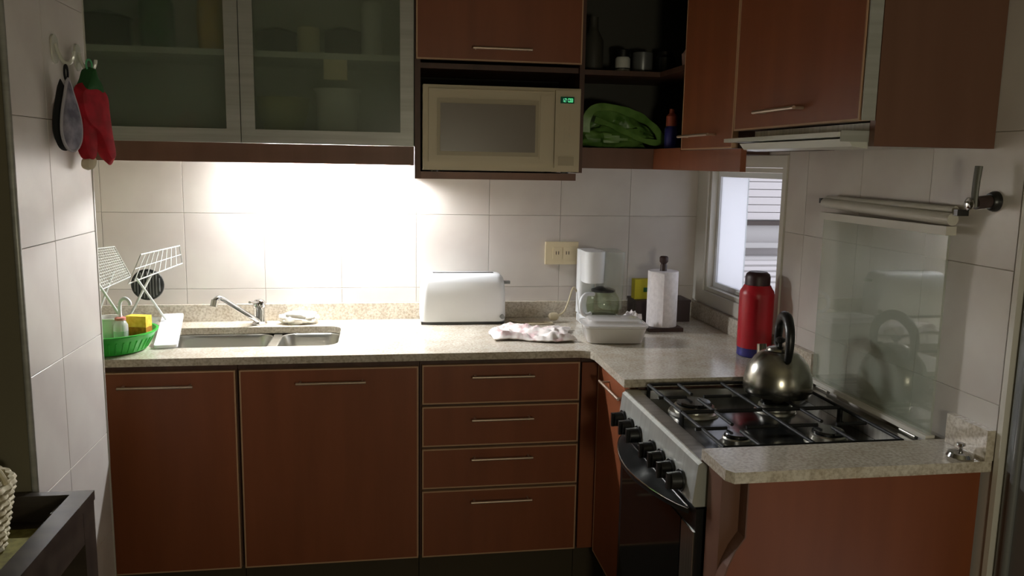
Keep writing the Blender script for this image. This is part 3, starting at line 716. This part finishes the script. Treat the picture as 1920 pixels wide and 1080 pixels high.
part('spout', tube(B(), [(-.030,.072,.072),(-.034,.082,.098),(-.036,.086,.122)], lambda t: .017-.004*t, 14), 'kettle', kt, smooth=True, local=True)

# ------------------------------------------------------------------ things on the worktop
Z = .9003
# toaster
to = T('toaster', 'white long-slot toaster standing against the tiled back wall', 'toaster', (.318, -.088, Z), rz=math.radians(-1))
part('base', box(B(), -.160,.160,-.056,.056,.0,.010), 'black', to, local=True, bev=.002)
bm = B(); L = []
for z, ix, iy in ((.0105,.0,.0),(.03,-.002,-.003),(.12,.0,-.003),(.160,.004,.0),(.180,.010,.006),(.190,.020,.016),(.193,.034,.028)):
    L.append(rrect(-.163+ix,.163-ix,-.060+iy,.060-iy,.026, z, 5))
loft(bm, L); part('shell', bm, 'white', to, local=True, smooth=True)
part('slot', box(B(), -.115,.120,-.014,.014,.1932,.1940), 'black', to, local=True)
part('lever', box(B(), .1635,.186,-.012,.012,.150,.160), 'framegrey', to, local=True, bev=.002)
part('browning_knob', cyl(B(), (.150,-.0595,.03), (.150,-.068,.03), .009, 16), 'framegrey', to, local=True, smooth=True)

# coffee maker
cm = T('coffee_maker', 'white coffee maker with a glass carafe in front of the outlet', 'coffee maker', (.855, -.14, Z))
bm = B(); loft(bm, [rrect(-.078,.078,-.10,.085,.03,0), rrect(-.078,.078,-.10,.085,.03,.026), rrect(-.072,.072,-.094,.08,.028,.032)])
part('base', bm, 'white', cm, local=True, smooth=True)
part('hot_plate', lathe(B(), [(.055,.0322),(.055,.036),(.05,.0362)], (.005,-.03,0), 24), 'black', cm, local=True)
bm = B(); loft(bm, [rrect(-.078,-.01,.035,.085,.015,.0325), rrect(-.078,-.01,.035,.085,.015,.285)]); part('column', bm, 'white', cm, local=True, smooth=True)
bm = B(); loft(bm, [rrect(-.076,.0,-.075,.034,.03,.165), rrect(-.080,.0,-.085,.034,.03,.26), rrect(-.080,.0,-.085,.034,.03,.287)]); part('filter_housing', bm, 'white', cm, local=True, smooth=True)
bm = B(); loft(bm, [rrect(.002,.079,-.06,.085,.02,.06), rrect(.002,.082,-.07,.087,.02,.284)]); part('water_tank', bm, 'clearplastic', cm, local=True, smooth=True)
bm = B(); lathe(bm, [(.050,.037),(.062,.045),(.066,.075),(.062,.105),(.050,.125),(.046,.128),(.049,.124),(.060,.103),(.064,.075),(.060,.047),(.049,.040)], (.005,-.03,0), 30, cap=False)
ca = part('carafe', bm, 'carafe', cm, local=True, smooth=True)
part('coffee', lathe(B(), [(.048,.0405),(.059,.048),(.0625,.070),(.0625,.072)], (.005,-.03,0), 30), 'carafe', ca, local=True, smooth=True)
part('carafe_lid', lathe(B(), [(.047,.1285),(.047,.136),(.02,.146)], (.005,-.03,0), 24), 'black', ca, local=True, smooth=True)
part('carafe_handle', tube(B(), spline([(-.040,-.06,.122),(-.080,-.085,.124),(-.100,-.10,.10),(-.098,-.10,.065),(-.078,-.085,.045),(-.052,-.065,.048)], 6), .0075, 10), 'white', ca, local=True, smooth=True)

# power cord with plug
pc = T('power_cord', 'pale power cord with plug trailing left of the coffee maker', 'cord', (.70, -.12, Z))
part('cable', tube(B(), spline([(.7768,-.075,1.012),(.766,-.077,1.030),(.755,-.085,1.018),(.742,-.10,.985),(.722,-.115,.945),(.702,-.122,.930),(.690,-.125,.927)], 8), .0035, 8), 'cream', pc, smooth=True)
part('plug', lathe(B(), [(.006,.0),(.014,.006),(.017,.02),(.015,.034),(.006,.042)], (0,0,0), 16, 'X'), 'cream', pc, smooth=True, local=True).location = (-.046, -.005, .0225)
bm = B()
for dy in (-.006, .006): cyl(bm, (.653, -.125+dy, .923), (.637, -.125+dy, .921), .0022, 8)
part('prong', bm, 'chrome', pc)
part('cable', tube(B(), spline([(.505,-.10,.9045),(.54,-.14,.9045),(.59,-.155,.9045),(.63,-.145,.9045),(.66,-.155,.9045),(.655,-.175,.9045),(.62,-.18,.9045),(.56,-.178,.9045)], 8), .0035, 8), 'cream', pc, smooth=True)

# outlet on the wall
ol = T('wall_outlet', 'cream double wall outlet on the back wall above the power cord', 'outlet', (.7275, -.001, 1.160))
part('plate', box(B(), .660, .795, -.012, -.0008, 1.115, 1.206), 'plate', ol, bev=.004)
for x in (.690, .732):
    md = part('socket', box(B(), x, x+.038, -.0145, -.0122, 1.138, 1.184), 'plate', ol, bev=.001)
    bm = B()
    for dx in (.012, .022): box(bm, x+dx, x+dx+.003, -.0152, -.0146, 1.155, 1.168)
    part('slot', bm, 'darkbox', md)

# lidded food container
ct = T('food_container', 'milky plastic food container with a loose lid on the worktop corner', 'container', (.815, -.475, Z), rz=math.radians(-6))
bm = B(); L = []
for z, i in ((0,.018),(.003,.012),(.055,.0),(.058,-.004),(.060,-.004),(.060,.0025),(.055,.0025),(.005,.014)): L.append(rrect(-.108+i,.108-i,-.075+i,.075-i,.028, z, 5))
loft(bm, L); part('tub', bm, 'milky', ct, local=True, smooth=True)
bm = B(); loft(bm, [rrect(-.090,.090,-.057,.057,.02,.0055), rrect(-.098,.098,-.066,.066,.025,.034)]); part('food', bm, 'liquid', ct, local=True, smooth=True)
bm = B(); L = []
for z, i in ((.0605,-.006),(.066,-.006),(.067,.004),(.072,.012),(.080,.016),(.082,.022)): L.append(rrect(-.108+i,.108-i,-.075+i,.075-i,.028, z, 5))
loft(bm, L); part('lid', bm, 'milky', ct, local=True, smooth=True)

# crumpled paper behind the container
solo('paper_scrap', blob((.925,-.335,.940), (.034,.028,.038), .5, 3.2, 5.5, 18, 12, zflat=Z), 'paper', 'crumpled white paper tissue behind the food container', 'paper', (.925,-.335,Z), smooth=False)
# towel lying on the worktop
def towel_fn(u, v):
    x = .40+.285*u+.03*(v-.5)+.012*math.sin(5*v+2); y = -.455+.215*v-.05*u+.012*math.sin(7*u)
    h = .017+.014*noise.noise(Vector((u*6, v*5, 2)))+.006*math.sin(9*u+5*v)+.010*noise.noise(Vector((u*14, v*11, 7)))
    e = min(u, 1-u, v, 1-v)*9
    return (x, y, Z+.004+max(0, h)*min(1, .30+e))
solo('kitchen_towel', sheet(B(), towel_fn, 44, 26, .0035), 'towel', 'rumpled white and pink kitchen towel on the worktop before the toaster', 'towel', (.56,-.35,Z), smooth=True)
solo('dish_cloth', blob((-.302,-.082,.922), (.072,.040,.026), .42, 2.2, 9.3, 26, 14, zflat=Z), 'cloth', 'crumpled white dish cloth beside the faucet', 'cloth', (-.302,-.082,Z), smooth=True)

# paper towel holder and roll
ph = T('paper_towel_holder', 'dark wooden paper towel holder with a square base', 'holder', (1.060, -.285, Z))
part('base', box(B(), -.066,.066,-.062,.062,0,.014), 'darkwood', ph, local=True, bev=.003)
part('post', lathe(B(), [(.0125,.0142),(.0125,.245),(.010,.250),(.016,.258),(.0165,.274),(.012,.279)], (0,0,0), 16), 'darkwood', ph, local=True, smooth=True)
pr = T('paper_towel_roll', 'white paper towel roll on the dark wooden holder', 'paper roll', (1.060, -.285, Z+.0145))
bm = B(); lathe(bm, [(.0150,.0),(.056,.0),(.057,.002),(.057,.207),(.056,.209),(.0150,.209),(.0150,.0)], (0,0,0), 40, cap=False); part('roll', bm, 'paper', pr, local=True, smooth=True)
bm = B(); pts = []
for i in range(7): a = math.radians(200+i*9); pts.append(((.0578+.0025*i*(i/6))*math.cos(a), (.0578+.0025*i*(i/6))*math.sin(a)))
prism(bm, pts+[(p[0]*.985, p[1]*.985) for p in pts[::-1]], 'Z', .003, .205); part('loose_sheet', bm, 'paper', pr, local=True)

# boxes behind the roll
t = T('storage_box', 'dark low box in the corner behind the paper towel roll', 'box', (1.115,-.10,Z))
part('box', box(B(), -.115,.110,-.055,.060,0,.078), 'darkbox', t, local=True, bev=.003)
part('lid', box(B(), -.117,.112,-.057,.062,.0785,.088), 'darkbox', t, local=True, bev=.003)
t = T('yellow_carton', 'small yellow carton on the dark box behind the paper roll', 'carton', (1.035,-.10,Z+.0884))
part('carton', box(B(), -.032,.032,-.022,.022,0,.078), 'yellowbox', t, local=True, bev=.0015)
part('printed_band', box(B(), .004,.031,-.0228,-.0222,.028,.046), 'jargreen', t, local=True)

# thermos
th = T('thermos_flask', 'red thermos flask with dark cap and blue base by the window', 'thermos', (1.2215, -.735, Z))
part('base', lathe(B(), [(.050,0),(.054,.004),(.054,.026),(.055,.030)], (0,0,0), 32), 'blue', th, local=True, smooth=True)
part('body', lathe(B(), [(.055,.0302),(.0555,.035),(.0555,.205),(.054,.215),(.047,.226),(.042,.236)], (0,0,0), 36), 'red', th, local=True, smooth=True)
part('cap', lathe(B(), [(.040,.2362),(.040,.262),(.037,.272),(.030,.277),(.028,.279)], (0,0,0), 30), 'maroon', th, local=True, smooth=True)
part('handle', tube(B(), spline([(.035,.030,.215),(.040,.040,.205),(.044,.044,.15),(.044,.044,.09),(.036,.036,.07)], 5), .0075, 10), 'red', th, local=True, smooth=True)

# chrome bits on the end worktop
sb = T('steel_pot_lid', 'small shiny steel lid lying at the wall end of the worktop', 'lid', (1.245, -1.695, Z))
part('disc', lathe(B(), [(.026,0),(.028,.002),(.024,.010),(.010,.016),(.003,.017)], (0,0,0), 28), 'chrome', sb, local=True, smooth=True)
part('knob', lathe(B(), [(.004,.0172),(.004,.022),(.009,.026),(.009,.031),(.003,.033)], (0,0,0), 16), 'chrome', sb, local=True, smooth=True)

# ---- green basin with washing-up things
gx, gy = -.862, -.478
ba = T('washing_up_basin', 'round green plastic basin at the front of the worktop', 'basin', (gx, gy, Z))
bm = B(); L = []
bm = lathe(bm, [(.105,0),(.115,.003),(.138,.045),(.148,.060),(.152,.062),(.152,.066),(.145,.066),(.134,.046),(.112,.006),(.02,.005)], (0,0,0), 44)
part('bowl', bm, 'green', ba, local=True, smooth=True)
bm = B()
for k in range(40):
    a = 2*PI*k/40; c, s = math.cos(a), math.sin(a)
    cyl(bm, (.1175*c, .1175*s, .008), (.1385*c, .1385*s, .044), .0022, 6)
o = part('ribs', bm, 'green', ba, local=True)
spg = T('sponge', 'yellow and amber washing-up sponge standing in the green basin', 'sponge', (-.772, -.452, Z+.042), rz=math.radians(-14))
part('foam', box(B(), -.034,.034,-.019,.019,.0285,.064), 'yellow', spg, local=True, bev=.005)
part('scourer', box(B(), -.034,.034,-.019,.019,.0,.028), 'amber', spg, local=True, bev=.005)
bt = T('soap_dispenser', 'clear soap dispenser with a curved white pump in the green basin', 'dispenser', (-.812, -.505, Z+.0055))
part('bottle', lathe(B(), [(.020,0),(.022,.004),(.022,.080),(.016,.092),(.013,.096)], (0,0,0), 22), 'milky', bt, local=True, smooth=True)
part('label', lathe(B(), [(.0224,.022),(.0224,.062),(.0222,.062),(.0222,.022)], (0,0,0), 22, cap=False), 'clearplastic', bt, local=True)
M['pinkred'] = mat('reddish_band', srgb(196,120,110), .5)
part('collar', lathe(B(), [(.0165,.0962),(.0165,.104),(.012,.106)], (0,0,0), 18), 'pinkred', bt, local=True, smooth=True)
part('pump', tube(B(), spline([(0,0,.106),(0,0,.140),(.006,0,.160),(.020,-.004,.166),(.032,-.008,.156),(.034,-.009,.145)], 6), .0055, 10), 'white', bt, local=True, smooth=True)
pot('white_tub', 'white tub at the left in the green basin', 'tub', 'paleceramic', (-.868,-.440,Z+.0055), [(.03,0),(.036,.004),(.040,.088),(.043,.09),(.043,.095),(.038,.095),(.034,.01)])

# white chopping board leaning over the sink edge
cb = T('chopping_board', 'white chopping board lying on the worktop beside the sink', 'board', (-.722, -.268, Z+.0172), rz=math.radians(9.7))
cb.rotation_euler = (math.radians(4), 0, math.radians(9.7))
part('board', prism(B(), rrect(-.036,.036,-.215,.205,.012), 'Z', .0, .010), 'white', cb, local=True, bev=.002)

# ---- dish rack
dk = T('dish_rack', 'folding white wire dish rack with two tilted wings on the worktop', 'dish rack', (-.85, -.25, Z))
def wing(name, A, Bq, Cq, Dq, nu, nv, r=.0022, rim=.0027):
    A, Bq, Cq, Dq = map(Vector, (A, Bq, Cq, Dq)); bm = B()
    lerp = lambda a, b, t: a+(b-a)*t
    o = None
    tube(bm, [A, Bq, Cq, Dq], rim, 8, closed=True); fr = part(name, bm, 'wire', dk, smooth=True)
    for i in range(1, nu):
        t = i/nu; part('wire', cyl(B(), lerp(A, Bq, t), lerp(Dq, Cq, t), r, 6), 'wire', fr, smooth=True)
    for i in range(1, nv):
        t = i/nv; part('wire', cyl(B(), lerp(A, Dq, t), lerp(Bq, Cq, t), r, 6), 'wire', fr, smooth=True)
wing('left_wing', (-.925,-.370,1.070), (-.862,-.195,1.098), (-.924,-.150,1.199), (-1.010,-.320,1.200), 20, 14, .0011)
wing('right_wing', (-.842,-.300,1.088), (-.704,-.125,1.136), (-.720,-.085,1.196), (-.810,-.250,1.182), 9, 2, .0016)
for a, b in (((-.919,-.360,1.100),(-.838,-.285,.905)), ((-.818,-.285,1.104),(-.758,-.172,.9395)), ((-.786,-.215,1.112),(-.872,-.272,.930)), ((-.924,-.170,1.115),(-.985,-.235,.921))):
    part('leg', cyl(B(), a, b, .0042, 10), 'wire', dk, smooth=True)
tr = T('drip_tray', 'clear plastic drip tray under the dish rack against the splashback', 'tray', (-.88,-.15,Z))
bm = B(); L = []
for z, i in ((0,.012),(.003,.008),(.018,.0),(.020,-.004),(.021,-.004),(.021,.002),(.018,.003),(.005,.012)): L.append(rrect(-1.040+i,-.806-i,-.262+i,-.030-i,.02, Z+z, 4))
loft(bm, L); part('tray', bm, 'clearplastic', tr, smooth=True)
# dark round ribbed lid standing in the rack
dl = T('pan_lid', 'dark round ribbed pan lid standing in the dish rack', 'lid', (-.815, -.165, 1.045))
bm = B(); lathe(bm, [(.050,-.006),(.053,-.003),(.053,.003),(.050,.006)], (-.815,-.165,1.065), 36, 'Y'); part('disc', bm, 'potdark', dl, smooth=True)
bm = B()
for k in range(-4, 5):
    x = k*.0104; h = math.sqrt(.048**2-x*x); cyl(bm, (-.815+x,-.1725,1.065-h), (-.815+x,-.1725,1.065+h), .0024, 8)
part('ribs', bm, 'framegrey', dl)
part('rim', tube(B(), [(-.815+0.0525*math.cos(a), -.1665, 1.065+0.0525*math.sin(a)) for a in [2*PI*i/36 for i in range(36)]], .004, 8, closed=True), 'potdark', dl, smooth=True)

# ------------------------------------------------------------------ hooks and mitts on the left wall
M['clearhook'] = mat('clear_hook', srgb(196,196,184), .2)
def hook(y, z, label):
    h = T('wall_hook', label, 'hook', (-.769, y, z), group='hooks on the tiled wall end')
    part('backplate', prism(B(), [(y+p[0], z+p[1]) for p in rrect(-.020,.020,-.034,.034,.019)], 'X', -.7695, -.7655), 'clearhook', h, bev=.001)
    part('prong', tube(B(), spline([(-.766,y,z+.012),(-.758,y,z-.012),(-.748,y,z-.030),(-.735,y,z-.032),(-.726,y,z-.018),(-.724,y,z-.004)], 5), .0045, 8), 'clearhook', h, smooth=True)
hook(-1.040, 1.768, 'clear wall hook holding the grey pot holder'); hook(-.885, 1.766, 'clear wall hook holding the red oven mitt')

def pad(outline, th, bulge, m, name, parent, zoff=0):
    """padded shape: outline in local (u, z), thickness along local y"""
    n = len(outline); cu = sum(p[0] for p in outline)/n; cz = sum(p[1] for p in outline)/n
    L = []
    for k, t in ((.55, th), (.85, th*.85), (1, 0), (.85, -th*.85), (.55, -th)):
        L.append([(cu+(p[0]-cu)*k, t+zoff, cz+(p[1]-cz)*k) for p in outline])
    return part(name, loft(B(), L), m, parent, local=True, smooth=True)
rm = T('oven_mitt', 'red pepper-shaped oven mitt with a green stem on the tiled wall end', 'oven mitt', (-.735, -.912, 1.730), rz=math.radians(66))
def sm(pts): # closed smooth outline
    n = len(pts); out = []
    for i in range(n):
        a, b, c, d = [Vector((*pts[(i+k-1) % n], 0)) for k in range(4)]
        for k in range(4):
            t = k/4; q = .5*((2*b)+(c-a)*t+(2*a-5*b+4*c-d)*t*t+(-a+3*b-3*c+d)*t**3); out.append((q.x, q.y))
    return out
pad(sm([(-.050,-.045),(-.02,-.030),(.025,-.030),(.050,-.050),(.055,-.10),(.062,-.16),(.072,-.22),(.062,-.238),(.045,-.228),(.018,-.170),(.0,-.150),(-.030,-.13),(-.048,-.09)]), .020, 0, 'redcloth', 'glove', rm)
th_ = pad(sm([(-.030,-.090),(.006,-.11),(.012,-.16),(.010,-.21),(-.004,-.232),(-.022,-.225),(-.036,-.19),(-.040,-.14)]), .017, 0, 'redcloth', 'thumb', rm, .006)
pad(sm([(-.006,-.215),(.008,-.222),(.004,-.242),(-.012,-.252),(-.026,-.244),(-.024,-.225)]), .013, 0, 'creamcloth', 'cuff_tip', th_, .006)
stm = pad(sm([(-.030,-.050),(-.016,-.020),(-.004,.006),(.006,.010),(.012,-.010),(.030,-.034),(.034,-.056),(.010,-.048)]), .022, 0, 'greencloth', 'stem', rm)
M['mint'] = mat('mint_loop', srgb(90,170,120), .8)
part('hang_loop', tube(B(), [(.004+.010*math.cos(a), 0, .016+.014*math.sin(a)) for a in [2*PI*i/16 for i in range(16)]], .0025, 6, closed=True), 'mint', stm, local=True)
pm = T('pot_holder', 'grey drop-shaped pot holder with pale piping on the tiled wall end', 'pot holder', (-.738, -1.060, 1.725), rz=math.radians(74))
drop = sm([(p[0]*.86, p[1]) for p in [(.0,-.028),(.016,-.058),(.034,-.095),(.046,-.135),(.040,-.175),(.012,-.198),(-.022,-.192),(-.040,-.160),(-.036,-.115),(-.018,-.065)]])
pad(drop, .006, 0, 'greycloth', 'front', pm, -.004)
pad([(p[0]*1.02-.006, p[1]) for p in drop], .008, 0, 'blackcloth', 'back', pm, .012)
part('piping', tube(B(), [(p[0], -.004, p[1]) for p in drop], .0035, 8, closed=True), 'greyrim', pm, local=True, smooth=True)
part('hang_loop', tube(B(), [(.006*math.cos(a), 0, -.014+.018*math.sin(a)) for a in [2*PI*i/16 for i in range(16)]], .003, 6, closed=True), 'blackcloth', pm, local=True)

# ------------------------------------------------------------------ gas valve on the right wall
gv = T('gas_valve', 'dark gas valve with an upright lever on the tiled side wall', 'valve', (1.298, -1.655, 1.455))
part('escutcheon', lathe(B(), [(.022, 1.2995), (.022, 1.294), (.018, 1.286), (.016, 1.284)], (0, -1.655, 1.452), 28, 'X'), 'black', gv, smooth=True)
part('stem', cyl(B(), (1.2845, -1.655, 1.452), (1.252, -1.655, 1.448), .014, 20), 'darkbox', gv, smooth=True)
bm = B(); tube(bm, [(1.250, -1.655, 1.440), (1.249, -1.655, 1.47), (1.250, -1.655, 1.50), (1.252, -1.655, 1.526)], lambda t: .0085+.001*t, 12, flat=.7); part('lever', bm, 'levergrey', gv, smooth=True)
part('cap', lathe(B(), [(.012, 1.2415), (.014, 1.236), (.008, 1.232), (.002, 1.2315)], (0, -1.655, 1.446), 18, 'X'), 'chrome', gv, smooth=True)

# ------------------------------------------------------------------ tray table with basket at the left
tb = T('tray_table', 'dark wooden tray-top side table at the lower left corner', 'table', (-.95, -1.66, 0))
tx0, tx1, ty0, ty1, tz = -1.25, -.642, -2.02, -1.328, .765
bm = B()
box(bm, tx1-.045, tx1, ty0, ty1, tz-.022, tz); box(bm, tx0, tx0+.045, ty0, ty1, tz-.022, tz); box(bm, tx0+.045, tx1-.045, ty1-.022, ty1, tz-.022, tz); box(bm, tx0+.045, tx1-.045, ty0, ty0+.022, tz-.022, tz)
part('top_frame', bm, 'tablewood', tb, bev=.002)
part('tray_bottom', box(B(), tx0+.0185, tx1-.0185, ty0+.0185, ty1-.0185, tz-.075, tz-.062), 'tablewood', tb)
for (a, b, c, d) in ((tx1-.018, tx1-.002, ty0+.072, ty1-.072), (tx0+.002, tx0+.018, ty0+.072, ty1-.072), (tx0+.072, tx1-.072, ty1-.018, ty1-.002), (tx0+.072, tx1-.072, ty0+.002, ty0+.018)):
    part('apron', box(B(), a, b, c, d, tz-.096, tz-.0225), 'tablewood', tb)
for x in (tx0+.002, tx1-.070):
    for y in (ty0+.002, ty1-.070): part('leg', box(B(), x, x+.068, y, y+.068, .0, tz-.0225), 'tablewood', tb, bev=.002)
solo('place_mat', box(B(), tx0+.03, tx1-.062, ty0+.03, -1.395, tz-.0617, tz-.056), 'mat', 'olive yellow mat lying in the dark tray table', 'mat', (-.95,-1.7,tz-.0617), bev=.001)
bk = T('wicker_basket', 'pale wicker basket with an arched handle on the olive mat', 'basket', (-.868, -1.515, tz-.0558))
for k in range(9):
    r = .100+.003*k; z = .010+k*.0165
    pts = [(r*math.cos(a)+.0025*math.cos(a*24+k*PI)*math.cos(a), r*math.sin(a)+.0025*math.cos(a*24+k*PI)*math.sin(a), z) for a in [2*PI*i/96 for i in range(96)]]
    part('weave_ring', tube(B(), pts, .0088, 6, closed=True), 'wicker', bk, local=True, smooth=True)
part('base', lathe(B(), [(.098,.001),(.098,.008)], (0,0,0), 32), 'wicker', bk, local=True)
part('liner', lathe(B(), [(.088,.0082),(.112,.150),(.109,.150),(.085,.0085)], (0,0,0), 32, cap=False), 'wicker', bk, local=True, smooth=True)
part('handle', tube(B(), [(.124*math.cos(a), .0, .14+.085*math.sin(a)) for a in [PI*i/24 for i in range(25)]], .006, 8), 'wicker', bk, local=True, smooth=True)

# ------------------------------------------------------------------ unseen fill lamp, added behind the camera to brighten surfaces facing it
M['globe'] = mat('fill_globe', (1,1,1,1), .5, emit=(1.0,.93,.70,1), es=FILL_LAMP)
gl = T('added_fill_lamp', 'added fill lamp with a warm globe, unseen behind the camera', 'lamp', (0.45, -3.62, 0))
part('base', lathe(B(), [(.13,.001),(.13,.015),(.02,.03)], (0.45,-3.62,0), 24), 'white', gl, smooth=True)
part('pole', cyl(B(), (0.45,-3.62,.03), (0.45,-3.62,1.15), .010, 10), 'white', gl)
part('globe', lathe(B(), [(.02,1.151)]+[(.1*math.sin(a), 1.25-.1*math.cos(a)) for a in [PI*k/14 for k in range(2,14)]]+[(.004,1.35)], (0.45,-3.62,0), 28), 'globe', gl, smooth=True)
